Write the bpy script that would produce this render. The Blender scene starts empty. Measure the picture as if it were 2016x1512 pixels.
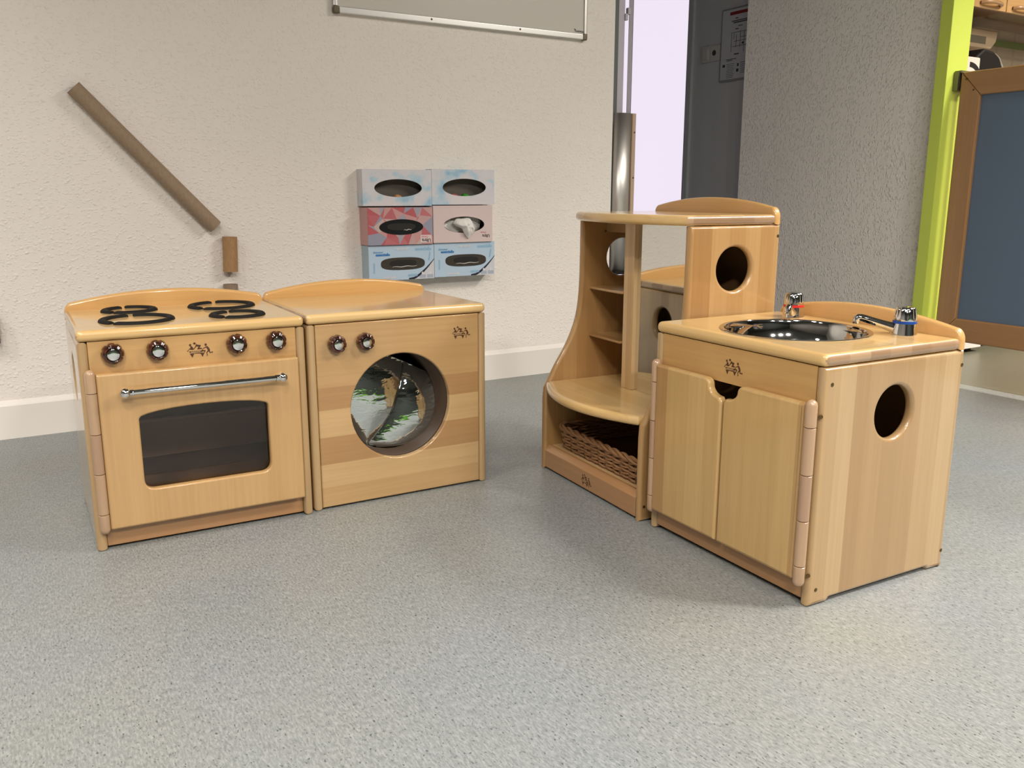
import bpy, bmesh, math, random
from mathutils import Vector, Matrix, Euler
random.seed(7)
R = math.radians
sc = bpy.context.scene
col = sc.collection

# ---------------------------------------------------------------- camera
cam_d = bpy.data.cameras.new('camera')
cam = bpy.data.objects.new('camera', cam_d)
col.objects.link(cam)
cam_d.sensor_fit = 'HORIZONTAL'
cam_d.sensor_width = 36.0
cam_d.lens = 1710.909 / 2016 * 36.0
cam_d.clip_start = 0.02
cam.matrix_world = (Matrix.Translation((0, 0, 0.667)) @ Matrix.Rotation(R(-31.034), 4, 'Z')
                    @ Matrix.Rotation(R(90 - 12.323), 4, 'X') @ Matrix.Rotation(R(0.06), 4, 'Z'))
sc.camera = cam

# ---------------------------------------------------------------- world, lights, exposure
world = bpy.data.worlds.new('world')
sc.world = world
world.use_nodes = True
world.node_tree.nodes['Background'].inputs[0].default_value = (0.75, 0.85, 1.0, 1)
world.node_tree.nodes['Background'].inputs[1].default_value = 0.05
sc.view_settings.view_transform = 'Standard'
sc.view_settings.look = 'None'
sc.view_settings.gamma = 1.0
sc.view_settings.use_curve_mapping = False
sc.view_settings.exposure = 0.0
sc.cycles.use_denoising = True
sc.cycles.max_bounces = 8
sc.cycles.sample_clamp_indirect = 4.0

def area(name, loc, size, power, color=(1, .93, .82), rot=(0, 0, 0), shape='DISK', size_y=None, spread=180):
    l = bpy.data.lights.new(name, 'AREA')
    l.shape = shape; l.size = size
    if size_y: l.size_y = size_y
    l.energy = power; l.color = color; l.spread = R(spread)
    o = bpy.data.objects.new(name, l); col.objects.link(o)
    o.location = loc; o.rotation_euler = rot
    return o

CEIL = 2.62
WARM = (1.0, 0.935, 0.865)
LIGHTS = [(-1.75, 1.45, 25, 120), (-0.95, 0.95, 17, 125), (-0.3, -0.2, 26, 120), (2.15, 0.0, 23, 120), (2.5, -0.4, 23, 120),
          (-0.9, -1.7, 60, 170), (-0.1, -2.1, 70, 170), (0.8, -2.4, 62, 170)]
for x, y, p, sp in LIGHTS:
    area('ceiling_lamp', (x, y, CEIL - 0.02), 0.30, p, WARM, spread=sp)
for x, y in ((3.3, -0.75), (3.45, -0.3), (3.6, 0.15)):
    area('kitchen_lamp', (x, y, CEIL - 0.02), 0.30, 39, (1.0, 0.93, 0.84), spread=170)
area('kitchen_lamp', (4.7, 1.0, CEIL - 0.02), 0.25, 112, (1.0, 0.90, 0.76), spread=120)

# ---------------------------------------------------------------- materials
MATS = {}
def newmat(name):
    m = bpy.data.materials.new(name); m.use_nodes = True
    nt = m.node_tree
    return m, nt, nt.nodes['Principled BSDF']

def simple(name, c, rough=0.5, metal=0.0, coat=0.0, spec=0.5, emit=None, es=1.0):
    if name in MATS: return MATS[name]
    m, nt, b = newmat(name)
    b.inputs['Base Color'].default_value = (*c, 1)
    b.inputs['Roughness'].default_value = rough
    b.inputs['Metallic'].default_value = metal
    b.inputs['Coat Weight'].default_value = coat
    b.inputs['Coat Roughness'].default_value = 0.08
    b.inputs['Specular IOR Level'].default_value = spec
    if emit:
        b.inputs['Emission Color'].default_value = (*emit, 1)
        b.inputs['Emission Strength'].default_value = es
    MATS[name] = m
    return m

def ramp(nt, stops, interp='LINEAR'):
    n = nt.nodes.new('ShaderNodeValToRGB')
    cr = n.color_ramp; cr.interpolation = interp
    while len(cr.elements) < len(stops): cr.elements.new(0.5)
    for e, (p, c) in zip(cr.elements, stops):
        e.position = p; e.color = (*c, 1) if len(c) == 3 else c
    return n

def mixc(nt, fac, a, b, mode='MIX'):
    n = nt.nodes.new('ShaderNodeMix'); n.data_type = 'RGBA'; n.blend_type = mode
    for sock, v in ((n.inputs[0], fac), (n.inputs[6], a), (n.inputs[7], b)):
        if hasattr(v, 'links') or isinstance(v, bpy.types.NodeSocket): nt.links.new(v, sock)
        elif isinstance(v, (int, float)): sock.default_value = v
        else: sock.default_value = (*v, 1)
    return n.outputs[2]

def mapping(nt, scale, loc=(0, 0, 0), rot=(0, 0, 0), coord='Object'):
    t = nt.nodes.new('ShaderNodeTexCoord'); mp = nt.nodes.new('ShaderNodeMapping')
    mp.inputs['Scale'].default_value = scale; mp.inputs['Location'].default_value = loc; mp.inputs['Rotation'].default_value = rot
    nt.links.new(t.outputs[coord], mp.inputs[0])
    return mp.outputs[0]

BEECH = [(0.0, (0.50, 0.300, 0.135)), (0.35, (0.60, 0.390, 0.185)), (0.7, (0.655, 0.445, 0.225)), (1.0, (0.70, 0.490, 0.260))]
def wood(name, strip=None, grain='z', width=0.05, stops=BEECH, seed=0.0, rough=0.4, tint=(1, 1, 1), rnd=0.75):
    """glued-strip varnished hardwood: strips change tone along `strip`, grain runs along `grain`"""
    if name in MATS: return MATS[name]
    m, nt, b = newmat(name)
    tc = nt.nodes.new('ShaderNodeTexCoord')
    oi = nt.nodes.new('ShaderNodeObjectInfo')
    stops = [(p, tuple(a * t for a, t in zip(c, tint))) for p, c in stops]
    if strip:
        sep = nt.nodes.new('ShaderNodeSeparateXYZ'); nt.links.new(tc.outputs['Object'], sep.inputs[0])
        ma = nt.nodes.new('ShaderNodeMath'); ma.operation = 'MULTIPLY_ADD'
        nt.links.new(sep.outputs['xyz'.index(strip)], ma.inputs[0]); ma.inputs[1].default_value = 1.0 / width
        mr = nt.nodes.new('ShaderNodeMath'); mr.operation = 'MULTIPLY_ADD'
        nt.links.new(oi.outputs['Random'], mr.inputs[0]); mr.inputs[1].default_value = 37.0; mr.inputs[2].default_value = seed
        nt.links.new(mr.outputs[0], ma.inputs[2])
        vo = nt.nodes.new('ShaderNodeTexVoronoi'); vo.voronoi_dimensions = '1D'
        vo.inputs['Randomness'].default_value = rnd; vo.inputs['Scale'].default_value = 1.0
        nt.links.new(ma.outputs[0], vo.inputs['W'])
        s2 = nt.nodes.new('ShaderNodeSeparateColor'); nt.links.new(vo.outputs['Color'], s2.inputs[0])
        fac = s2.outputs[0]
    sc_ = {'x': (5, 150, 150), 'y': (150, 5, 150), 'z': (150, 150, 5)}[grain]
    mp = nt.nodes.new('ShaderNodeMapping'); mp.inputs['Scale'].default_value = sc_
    nt.links.new(tc.outputs['Object'], mp.inputs[0])
    nz = nt.nodes.new('ShaderNodeTexNoise'); nz.noise_dimensions = '4D'
    nz.inputs['Scale'].default_value = 1.0; nz.inputs['Detail'].default_value = 4
    nt.links.new(mp.outputs[0], nz.inputs['Vector'])
    mw = nt.nodes.new('ShaderNodeMath'); mw.operation = 'MULTIPLY_ADD'; mw.inputs[1].default_value = 20; mw.inputs[2].default_value = seed
    nt.links.new(oi.outputs['Random'], mw.inputs[0])
    nt.links.new(mw.outputs[0], nz.inputs['W'])
    if strip:
        rp = ramp(nt, stops); nt.links.new(fac, rp.inputs[0]); base = rp.outputs[0]
    else:
        # plain board: slow tone drift only
        n2 = nt.nodes.new('ShaderNodeTexNoise'); n2.inputs['Scale'].default_value = 0.12; n2.inputs['Detail'].default_value = 2
        nt.links.new(mp.outputs[0], n2.inputs['Vector'])
        rp = ramp(nt, [(0.3, stops[0][1]), (0.7, stops[-1][1])]); nt.links.new(n2.outputs[0], rp.inputs[0]); base = rp.outputs[0]
    g = ramp(nt, [(0.3, (0.93, 0.92, 0.90)), (0.62, (1.02, 1.02, 1.02))]); nt.links.new(nz.outputs[0], g.inputs[0])
    c = mixc(nt, 1.0, base, g.outputs[0], 'MULTIPLY')
    nt.links.new(c, b.inputs['Base Color'])
    b.inputs['Roughness'].default_value = rough
    b.inputs['Coat Weight'].default_value = 0.9; b.inputs['Coat Roughness'].default_value = 0.09
    MATS[name] = m
    return m

SIDE = wood('beech_side', 'y', 'z', 0.043, tint=(.70, .69, .66))
SIDE_T = wood('beech_shelf_side', 'y', 'z', 0.040, seed=5, tint=(.70, .61, .475))
TOP = wood('beech_top', 'y', 'x', 0.062, stops=[(0, (.62, .39, .150)), (.5, (.69, .455, .185)), (1, (.74, .505, .225))], seed=3)
FRONT = wood('beech_front', 'z', 'x', 0.060, seed=8, tint=(.82, .78, .71))
DOORV = wood('beech_door', 'x', 'z', 0.046, seed=2, stops=[(0, (.435, .246, .090)), (.3, (.52, .328, .126)), (.7, (.557, .357, .139)), (1, (.583, .381, .155))])
RAIL = wood('beech_rail', None, 'x', stops=[(0, (.515, .295, .102)), (1, (.58, .343, .126))])
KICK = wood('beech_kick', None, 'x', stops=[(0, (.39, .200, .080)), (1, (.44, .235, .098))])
PLY = wood('birch_plywood', None, 'z', stops=[(0, (.49, .295, .117)), (1, (.53, .327, .138))])
BACKB = wood('beech_back', None, 'x', stops=[(0, (.60, .34, .115)), (1, (.67, .39, .14))])
ENDG = wood('beech_end', 'y', 'y', 0.055, stops=[(0, (.27, .16, .085)), (.5, (.37, .232, .130)), (1, (.46, .31, .185))], seed=11)
DOWEL = wood('beech_dowel', None, 'z', stops=[(0, (.42, .262, .155)), (1, (.46, .30, .18))], rough=.45)
DOWEL2 = wood('beech_dowel_dark', None, 'z', stops=[(0, (.36, .222, .135)), (1, (.40, .25, .155))], rough=.45)
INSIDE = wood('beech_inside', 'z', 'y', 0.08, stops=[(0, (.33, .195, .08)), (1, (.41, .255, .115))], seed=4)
CHROME = simple('chrome', (.80, .80, .80), 0.04, 1.0)
STEEL = simple('basin_steel', (.62, .62, .61), 0.06, 1.0)
BLACK = simple('black_rubber', (.012, .0105, .009), 0.7, spec=.2)
BURN = simple('burnt_mark', (.075, .026, .008), 0.6)
SCREW = simple('brass_screw', (.16, .10, .04), 0.4, 0.8)
DARKIN = simple('dark_interior', (.020, .013, .009), 0.7)
DRUM = simple('drum_brown', (.060, .034, .018), 0.5)

def brown_knob():
    m, nt, b = newmat('knob_brown')
    nz = nt.nodes.new('ShaderNodeTexNoise'); nz.inputs['Scale'].default_value = 90; nz.inputs['Detail'].default_value = 3
    v = mapping(nt, (1, 1, 1)); nt.links.new(v, nz.inputs['Vector'])
    r = ramp(nt, [(.35, (.020, .006, .004)), (.6, (.090, .024, .012))]); nt.links.new(nz.outputs[0], r.inputs[0])
    nt.links.new(r.outputs[0], b.inputs['Base Color']); b.inputs['Roughness'].default_value = .12
    b.inputs['Coat Weight'].default_value = .6
    return m
KNOB = brown_knob()

def plaster(name, c, strength=.55, stretch=(1, 1, 1), scale=62):
    """painted drop-textured plaster: scattered raised droplets over a fine grain"""
    m, nt, b = newmat(name)
    v0 = mapping(nt, stretch)
    nd = nt.nodes.new('ShaderNodeTexNoise'); nd.inputs['Scale'].default_value = 55; nd.inputs['Detail'].default_value = 2
    nt.links.new(v0, nd.inputs['Vector'])
    v = mixc(nt, .016, v0, nd.outputs['Color'], 'ADD')
    def drops(sc_, keep, rad):
        vo = nt.nodes.new('ShaderNodeTexVoronoi'); vo.inputs['Scale'].default_value = sc_; vo.inputs['Randomness'].default_value = 1
        nt.links.new(v, vo.inputs['Vector'])
        r = ramp(nt, [(0, (1, 1, 1)), (rad * .45, (.75, .75, .75)), (rad, (0, 0, 0))], 'EASE'); nt.links.new(vo.outputs['Distance'], r.inputs[0])
        sp = nt.nodes.new('ShaderNodeSeparateColor'); nt.links.new(vo.outputs['Color'], sp.inputs[0])
        k = ramp(nt, [(keep, (0, 0, 0)), (keep + .25, (1, 1, 1))]); nt.links.new(sp.outputs[0], k.inputs[0])
        return mixc(nt, 1.0, r.outputs[0], k.outputs[0], 'MULTIPLY')
    n2 = nt.nodes.new('ShaderNodeTexNoise'); n2.inputs['Scale'].default_value = 130; n2.inputs['Detail'].default_value = 3
    nt.links.new(v0, n2.inputs['Vector'])
    h = mixc(nt, 1.0, drops(scale, .35, .42), drops(scale * 1.9, .45, .5), 'ADD')
    h = mixc(nt, .35, h, n2.outputs[0], 'ADD')
    bp = nt.nodes.new('ShaderNodeBump'); bp.inputs['Strength'].default_value = strength; bp.inputs['Distance'].default_value = .0030
    nt.links.new(h, bp.inputs['Height']); nt.links.new(bp.outputs[0], b.inputs['Normal'])
    n4 = nt.nodes.new('ShaderNodeTexNoise'); n4.inputs['Scale'].default_value = 1.2; n4.inputs['Detail'].default_value = 3
    nt.links.new(v0, n4.inputs['Vector'])
    cc = ramp(nt, [(.3, tuple(k * .97 for k in c)), (.7, tuple(k * 1.02 for k in c))]); nt.links.new(n4.outputs[0], cc.inputs[0])
    nt.links.new(cc.outputs[0], b.inputs['Base Color']); b.inputs['Roughness'].default_value = .5
    b.inputs['Specular IOR Level'].default_value = .4
    return m
PLASTER = plaster('plaster_cream', (.90, .84, .775), .42, (1, 1, 1.35))
PLASTER_G = plaster('plaster_grey', (.88, .845, .785), .75, (1, 1.3, .85), 55)

def lino(name, base, light, dark):
    m, nt, b = newmat(name)
    def nz(scale, det=3, rough=.6):
        n = nt.nodes.new('ShaderNodeTexNoise'); n.inputs['Scale'].default_value = 1; n.inputs['Detail'].default_value = det; n.inputs['Roughness'].default_value = rough
        nt.links.new(mapping(nt, scale, rot=(0, 0, R(3))), n.inputs['Vector']); return n.outputs[0]
    streak = nz((330, 85, 1)); streak2 = nz((480, 150, 1), 2); blot = nz((60, 22, 1), 3); wide = nz((2.2, 1.6, 1), 2); spots = nz((290, 150, 1), 2, .5)
    r = ramp(nt, [(.30, tuple(.55 * x + .45 * y for x, y in zip(base, dark))), (.47, base), (.66, light)]); nt.links.new(streak, r.inputs[0])
    c = mixc(nt, .30, r.outputs[0], ramp_out(nt, blot, [(.35, tuple(x * .82 for x in base)), (.65, tuple(x * 1.12 for x in base))]))
    dk = ramp(nt, [(.615, (0, 0, 0)), (.70, (1, 1, 1))]); nt.links.new(spots, dk.inputs[0])
    c = mixc(nt, dk.outputs[0], c, tuple(x * 1.0 for x in dark))
    lt = ramp(nt, [(.58, (0, 0, 0)), (.70, (.8, .8, .8))]); nt.links.new(streak2, lt.inputs[0])
    c = mixc(nt, lt.outputs[0], c, light)
    w = ramp(nt, [(.3, (.965, .985, 1.02)), (.72, (1.03, 1.0, .93))]); nt.links.new(wide, w.inputs[0])
    c = mixc(nt, 1.0, c, w.outputs[0], 'MULTIPLY')
    nt.links.new(c, b.inputs['Base Color'])
    b.inputs['Roughness'].default_value = .38
    b.inputs['Specular IOR Level'].default_value = .5
    bp = nt.nodes.new('ShaderNodeBump'); bp.inputs['Strength'].default_value = .12; bp.inputs['Distance'].default_value = .001
    nt.links.new(blot, bp.inputs['Height']); nt.links.new(bp.outputs[0], b.inputs['Normal'])
    return m
def ramp_out(nt, src, stops):
    r = ramp(nt, stops); nt.links.new(src, r.inputs[0]); return r.outputs[0]
FLOOR = lino('floor_lino', (.218, .236, .236), (.330, .345, .338), (.070, .086, .086))
FLOOR_K = lino('kitchen_lino', (.095, .091, .064), (.125, .12, .088), (.05, .047, .033))

# ---------------------------------------------------------------- mesh helpers
def link(name, me, mat=None, parent=None, smooth=True, wn=False, angle=32):
    o = bpy.data.objects.new(name, me); col.objects.link(o)
    if mat:
        for m in (mat if isinstance(mat, (list, tuple)) else [mat]): me.materials.append(m)
    if smooth:
        me.polygons.foreach_set('use_smooth', [True] * len(me.polygons))
        me.set_sharp_from_angle(angle=R(angle))
    if wn:
        md = o.modifiers.new('weighted', 'WEIGHTED_NORMAL'); md.keep_sharp = True; md.weight = 80
    if parent: o.parent = parent
    return o

def bm_obj(name, bm, mat=None, parent=None, **k):
    me = bpy.data.meshes.new(name)
    bmesh.ops.recalc_face_normals(bm, faces=bm.faces)
    bm.to_mesh(me); bm.free()
    return link(name, me, mat, parent, **k)

def thing(name, label, cat, loc=(0, 0, 0), rotz=0.0, group=None):
    o = bpy.data.objects.new(name, None); col.objects.link(o)
    o.location = loc; o.rotation_euler = (0, 0, rotz); o.empty_display_size = .05
    tag(o, label, cat, group); return o
def tag(o, label, cat, group=None):
    o['label'] = label; o['category'] = cat
    if group: o['group'] = group
    return o
def struct(o): o['kind'] = 'structure'; return o

def panel_bm(loops, t, bev, plane, n0):
    """board cut from closed outlines (first outer, rest holes), thickness t starting at n0, all edges rounded by bev"""
    cu = bpy.data.curves.new('c', 'CURVE'); cu.dimensions = '2D'; cu.fill_mode = 'BOTH'
    cu.extrude = max(t / 2 - bev, 0.0); cu.bevel_depth = bev; cu.bevel_resolution = 3 if bev > .001 else 0; cu.offset = -bev
    for lp in loops:
        sp = cu.splines.new('POLY'); sp.points.add(len(lp) - 1); sp.use_cyclic_u = True
        for p, q in zip(sp.points, lp): p.co = (q[0], q[1], 0, 1)
    ob = bpy.data.objects.new('c', cu); col.objects.link(ob)
    dg = bpy.context.evaluated_depsgraph_get()
    me = bpy.data.meshes.new_from_object(ob.evaluated_get(dg))
    bpy.data.objects.remove(ob); bpy.data.curves.remove(cu)
    bm = bmesh.new(); bm.from_mesh(me); bpy.data.meshes.remove(me)
    bmesh.ops.remove_doubles(bm, verts=bm.verts, dist=1e-6)
    for v in bm.verts:
        a, b, w = v.co.x, v.co.y, v.co.z + t / 2 + n0
        v.co = {'xz': (a, w, b), 'yz': (w, a, b), 'xy': (a, b, w)}[plane]
    return bm
def panel(name, loops, t, bev, plane, n0, mat, parent=None):
    return bm_obj(name, panel_bm(loops, t, bev, plane, n0), mat, parent, wn=True)

def add_box(bm, lo, hi, bev=0.0, seg=2):
    r = bmesh.ops.create_cube(bm, size=1.0); vs = r['verts']
    for v in vs: v.co = [lo[i] if v.co[i] < 0 else hi[i] for i in range(3)]
    if bev > 0:
        es = list({e for v in vs for e in v.link_edges})
        bmesh.ops.bevel(bm, geom=es, offset=bev, segments=seg, profile=.5, affect='EDGES')
    return bm
def box(name, lo, hi, mat, parent=None, bev=0.0, seg=2):
    bm = bmesh.new(); add_box(bm, lo, hi, bev, seg); return bm_obj(name, bm, mat, parent, wn=bev > 0)

def frame_of(axis):
    a = Vector(axis).normalized(); h = Vector((0, 0, 1)) if abs(a.z) < .9 else Vector((1, 0, 0))
    u = h.cross(a).normalized(); return u, a.cross(u).normalized(), a
def add_lathe(bm, prof, o=(0, 0, 0), axis=(0, 0, 1), n=32, mod=None):
    """prof: [(radius, height)]; mod(angle, i) scales radius"""
    u, v, a = frame_of(axis); o = Vector(o); rings = []
    for i, (r, h) in enumerate(prof):
        if r < 1e-7: rings.append([bm.verts.new(o + a * h)]); continue
        ring = []
        for k in range(n):
            t = 2 * math.pi * k / n; rr = r * (mod(t, i) if mod else 1)
            ring.append(bm.verts.new(o + a * h + (u * math.cos(t) + v * math.sin(t)) * rr))
        rings.append(ring)
    for p, q in zip(rings, rings[1:]):
        for k in range(n):
            k2 = (k + 1) % n
            if len(p) == 1 and len(q) == 1: continue
            if len(p) == 1: bm.faces.new((p[0], q[k], q[k2]))
            elif len(q) == 1: bm.faces.new((p[k], p[k2], q[0]))
            else: bm.faces.new((p[k], p[k2], q[k2], q[k]))
    return bm
def lathe(name, prof, mat, parent=None, o=(0, 0, 0), axis=(0, 0, 1), n=32, mod=None):
    return bm_obj(name, add_lathe(bmesh.new(), prof, o, axis, n, mod), mat, parent)
def add_tube(bm, pts, r, n=8, cyc=False, caps=True):
    pts = [Vector(p) for p in pts]; N = len(pts); rings = []; prev = None
    for i, p in enumerate(pts):
        d = (pts[(i + 1) % N] - pts[i - 1]) if cyc else (pts[min(i + 1, N - 1)] - pts[max(i - 1, 0)])
        d.normalize()
        if prev is None: u, v, _ = frame_of(d)
        else: u = (prev - d * prev.dot(d)).normalized(); v = d.cross(u)
        prev = u; rr = r[i] if isinstance(r, (list, tuple)) else r
        rings.append([bm.verts.new(p + (u * math.cos(2 * math.pi * k / n) + v * math.sin(2 * math.pi * k / n)) * rr) for k in range(n)])
    pairs = list(zip(rings, rings[1:])) + ([(rings[-1], rings[0])] if cyc else [])
    for a, b in pairs:
        for k in range(n): bm.faces.new((a[k], a[(k + 1) % n], b[(k + 1) % n], b[k]))
    if caps and not cyc: bm.faces.new(rings[0][::-1]); bm.faces.new(rings[-1])
    return bm
def tube(name, pts, r, mat, parent=None, n=8, cyc=False):
    return bm_obj(name, add_tube(bmesh.new(), pts, r, n, cyc), mat, parent)

def circle(cx, cy, r, n=48, ry=None):
    ry = ry or r
    return [(cx + r * math.cos(2 * math.pi * k / n), cy + ry * math.sin(2 * math.pi * k / n)) for k in range(n)]
def rounded(pts, rads, seg=6):
    """polygon with rounded corners"""
    out = []; N = len(pts)
    for i, p in enumerate(pts):
        r = rads[i] if isinstance(rads, (list, tuple)) else rads
        if r <= 0: out.append(p); continue
        P = Vector(p); a = (Vector(pts[i - 1]) - P); b = (Vector(pts[(i + 1) % N]) - P)
        la, lb = a.length, b.length; a.normalize(); b.normalize()
        ang = a.angle(b); d = min(r / math.tan(ang / 2), la * .49, lb * .49)
        s, e = P + a * d, P + b * d
        for k in range(seg + 1):
            t = k / seg; q = (1 - t) ** 2 * s + 2 * t * (1 - t) * P + t * t * e; out.append((q.x, q.y))
    return out

FONT = None
def text_mesh(name, body, size, mat, parent, mtx, depth=.0002, bold=0.0, sx=1.0):
    cu = bpy.data.curves.new('t', 'FONT'); cu.body = body; cu.size = size; cu.extrude = depth / 2; cu.offset = bold
    cu.align_x = 'CENTER'; cu.align_y = 'CENTER'; cu.resolution_u = 3
    ob = bpy.data.objects.new('t', cu); col.objects.link(ob)
    dg = bpy.context.evaluated_depsgraph_get(); me = bpy.data.meshes.new_from_object(ob.evaluated_get(dg))
    bpy.data.objects.remove(ob); bpy.data.curves.remove(cu)
    me.transform(mtx @ Matrix.Diagonal((sx, 1, 1, 1)))
    return link(name, me, mat, parent, smooth=False)
def on_front(x, y, z, rot=0):      # text plane facing -y
    return Matrix.Translation((x, y, z)) @ Matrix.Rotation(R(90), 4, 'X') @ Matrix.Rotation(R(rot), 4, 'Z')

# the maker's burnt-in mark: two children on a cart pushed by a third (mm, centre at 0,0)
MARK = [[[-15.05,9.85],[-15.35,8.75],[-15.95,8.05],[-16.85,7.65],[-17.75,7.65],[-18.55,8.25],[-19.05,9.15],[-19.25,10.15],[-18.95,11.15],[-18.25,11.95],[-17.45,12.35],[-16.45,12.25],[-15.65,11.75],[-15.15,10.85]],[[-6.65,12.45],[-6.95,11.55],[-7.65,10.85],[-8.65,10.55],[-9.75,10.65],[-10.75,11.15],[-11.35,11.95],[-11.45,12.85],[-11.15,13.75],[-10.45,14.45],[-9.45,14.75],[-8.35,14.75],[-7.45,14.25],[-6.85,13.45]],[[13.75,8.45],[13.45,7.35],[12.75,6.55],[11.85,6.05],[10.85,6.15],[9.95,6.75],[9.45,7.65],[9.25,8.85],[9.55,9.85],[10.25,10.75],[11.15,11.15],[12.15,11.05],[13.05,10.45],[13.55,9.55]],[[-16.95,7.25],[-14.85,8.05],[-12.75,5.95],[-11.85,3.15],[-10.45,3.05],[-7.15,8.45],[-6.15,11.45],[-3.45,9.85],[2.15,8.85],[2.45,7.35],[-0.25,3.35],[3.55,3.45],[4.15,1.05],[-4.15,0.45],[-4.65,0.95],[-2.15,5.95],[-6.15,6.45],[-9.25,2.45],[-11.95,0.55],[-14.95,0.45],[-18.75,1.65],[-20.95,-0.65],[-22.25,-2.75],[-24.05,-0.35],[-22.15,-0.65],[-19.05,3.35],[-17.25,3.65]],[[12.05,5.25],[14.45,5.65],[16.85,2.75],[18.75,-1.05],[18.65,-6.25],[19.65,-6.35],[22.65,-5.85],[23.25,-5.25],[24.05,-6.05],[23.25,-9.55],[22.25,-7.55],[18.05,-8.65],[16.85,-6.05],[16.25,-4.85],[13.65,-6.65],[13.35,-9.25],[14.35,-11.45],[13.55,-12.75],[11.45,-14.35],[12.65,-11.65],[11.85,-8.75],[11.95,-5.95],[14.45,-3.25],[14.35,-1.35],[12.05,3.05],[5.35,0.75],[4.25,1.25]],[[-19.65,-2.05],[-1.75,-1.95],[3.65,-1.85],[3.95,0.25],[7.45,-1.55],[11.05,-2.25],[8.35,-7.25],[7.25,-6.85],[8.15,-3.55],[3.35,-4.75],[-1.95,-4.95],[-18.55,-4.55],[-19.85,-3.55]],[[-19.15,-6.35],[-11.45,-6.15],[0.65,-5.75],[8.25,-6.85],[4.25,-14.75],[0.75,-7.75],[-10.95,-7.25],[-14.65,-14.75]]]
PALE = simple('pale_letter', (.60, .40, .20), .5)
def maker_mark(parent, cx, cz, y, s=1.0):
    bm = bmesh.new()
    for lp in MARK:
        q = panel_bm([[(cx + p[0] * s / 1000, cz + p[1] * s / 1000) for p in lp]], .0004, 0, 'xz', y - .0003)
        me = bpy.data.meshes.new('q'); q.to_mesh(me); q.free(); bm.from_mesh(me); bpy.data.meshes.remove(me)
    o = bm_obj('maker_mark', bm, BURN, parent, smooth=False)
    t = text_mesh('lettering', 'community', .0034 * s, PALE, o, on_front(cx - .0078 * s, y - .0005, cz - .0034 * s), .0002, .00004, 1.15)
    return o

def screw(parent, x, y, z, axis):
    o = lathe('screw', [(0, .0008), (.0022, .0008), (.0034, .0004), (.0036, -.001), (0, -.001)], SCREW, parent, (x, y, z), axis, 14)
    return o

# ================================================================= ROOM
LW = 2.728          # left wall plane (y)
RW = 2.965          # right wall plane (x)
def quad_obj(name, pts, mat):
    bm = bmesh.new(); bm.faces.new([bm.verts.new(p) for p in pts]); return bm_obj(name, bm, mat, smooth=False)
struct(box('floor', (-3.6, -4.6, -.06), (RW, 5.2, 0), FLOOR))
struct(box('floor_kitchen', (RW, -4.6, -.06), (6.2, LW, 0), FLOOR_K))
CEILM = simple('ceiling_paint', (.10, .097, .09), .8)
struct(box('ceiling', (-3.6, -4.6, CEIL), (6.2, 5.2, CEIL + .08), CEILM))
struct(box('wall_left', (-3.6, LW, 0), (2.083, LW + .07, CEIL), PLASTER))
struct(box('wall_right', (RW, 1.986, 0), (3.10, 2.938, CEIL), PLASTER_G))
DIM = simple('far_wall_paint', (.045, .050, .045), .7)
struct(box('wall_back', (-3.6, -4.66, 0), (6.2, -4.6, CEIL), DIM))
struct(box('wall_side', (-3.66, -4.6, 0), (-3.6, LW + .07, CEIL), simple('side_wall_paint', (.34, .32, .29), .7)))
struct(box('trim_1', (-3.6, -4.58, .0), (2.9, -4.55, .16), simple('green_reflection_band', (.14, .40, .03), .5)))  # unseen green band added for the line reflected in the drum foil
CORR = simple('corridor_paint', (.50, .52, .53), .6)
struct(box('wall_corridor', (3.10, 2.938, 0), (3.18, 3.45, CEIL), CORR))
CWH = simple('corridor_white', (.62, .62, .64), .6)
struct(box('wall_corridor_end', (.6, 5.14, 0), (5.4, 5.2, CEIL), CWH))
struct(box('wall_corridor_side', (.54, LW + .07, 0), (.6, 5.2, CEIL), CWH))
struct(box('wall_corridor_far', (5.4, LW + .07, 0), (5.46, 5.2, CEIL), CWH))
struct(box('floor_corridor', (RW, LW + .07, -.06), (5.4, 5.2, 0), FLOOR))
wd = thing('window_1', 'tall frosted daylit window beyond the corridor doorway', 'window', (3.95, 5.13, 0)); wd['kind'] = 'structure'
box('pane', (-.52, -.012, .02), (.90, 0, 2.35), simple('frosted_daylight', (.8, .78, .84), .3, emit=(.88, .80, .93), es=.95), wd)
for x in (-.55, .90): box('stile', (x, -.03, 0), (x + .03, .005, 2.38), CWH, wd)
# kitchen shell
def tiles():
    m, nt, b = newmat('kitchen_tiles')
    br = nt.nodes.new('ShaderNodeTexBrick'); br.offset = 0
    br.inputs['Color1'].default_value = (.33, .265, .19, 1); br.inputs['Color2'].default_value = (.315, .25, .18, 1)
    br.inputs['Mortar'].default_value = (.27, .215, .155, 1); br.inputs['Mortar Size'].default_value = .008
    br.inputs['Scale'].default_value = 1; br.inputs['Brick Width'].default_value = .15; br.inputs['Row Height'].default_value = .15
    v = mapping(nt, (1, 1, 1), rot=(R(90), 0, 0)); nt.links.new(v, br.inputs['Vector']); nt.links.new(br.outputs[0], b.inputs['Base Color'])
    b.inputs['Roughness'].default_value = .3
    return m
struct(box('wall_kitchen', (3.18, LW, 0), (6.2, LW + .07, CEIL), tiles()))
struct(box('wall_kitchen_side', (6.14, -4.6, 0), (6.2, LW, CEIL), simple('kitchen_paint', (.55, .50, .42), .6)))
GREEN = simple('green_paint', (.60, .72, .10), .42)
struct(box('trim_2', (4.38, LW - .012, 1.398), (6.1, LW, 1.428), simple('green_tile', (.10, .145, .015), .3)))

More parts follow.
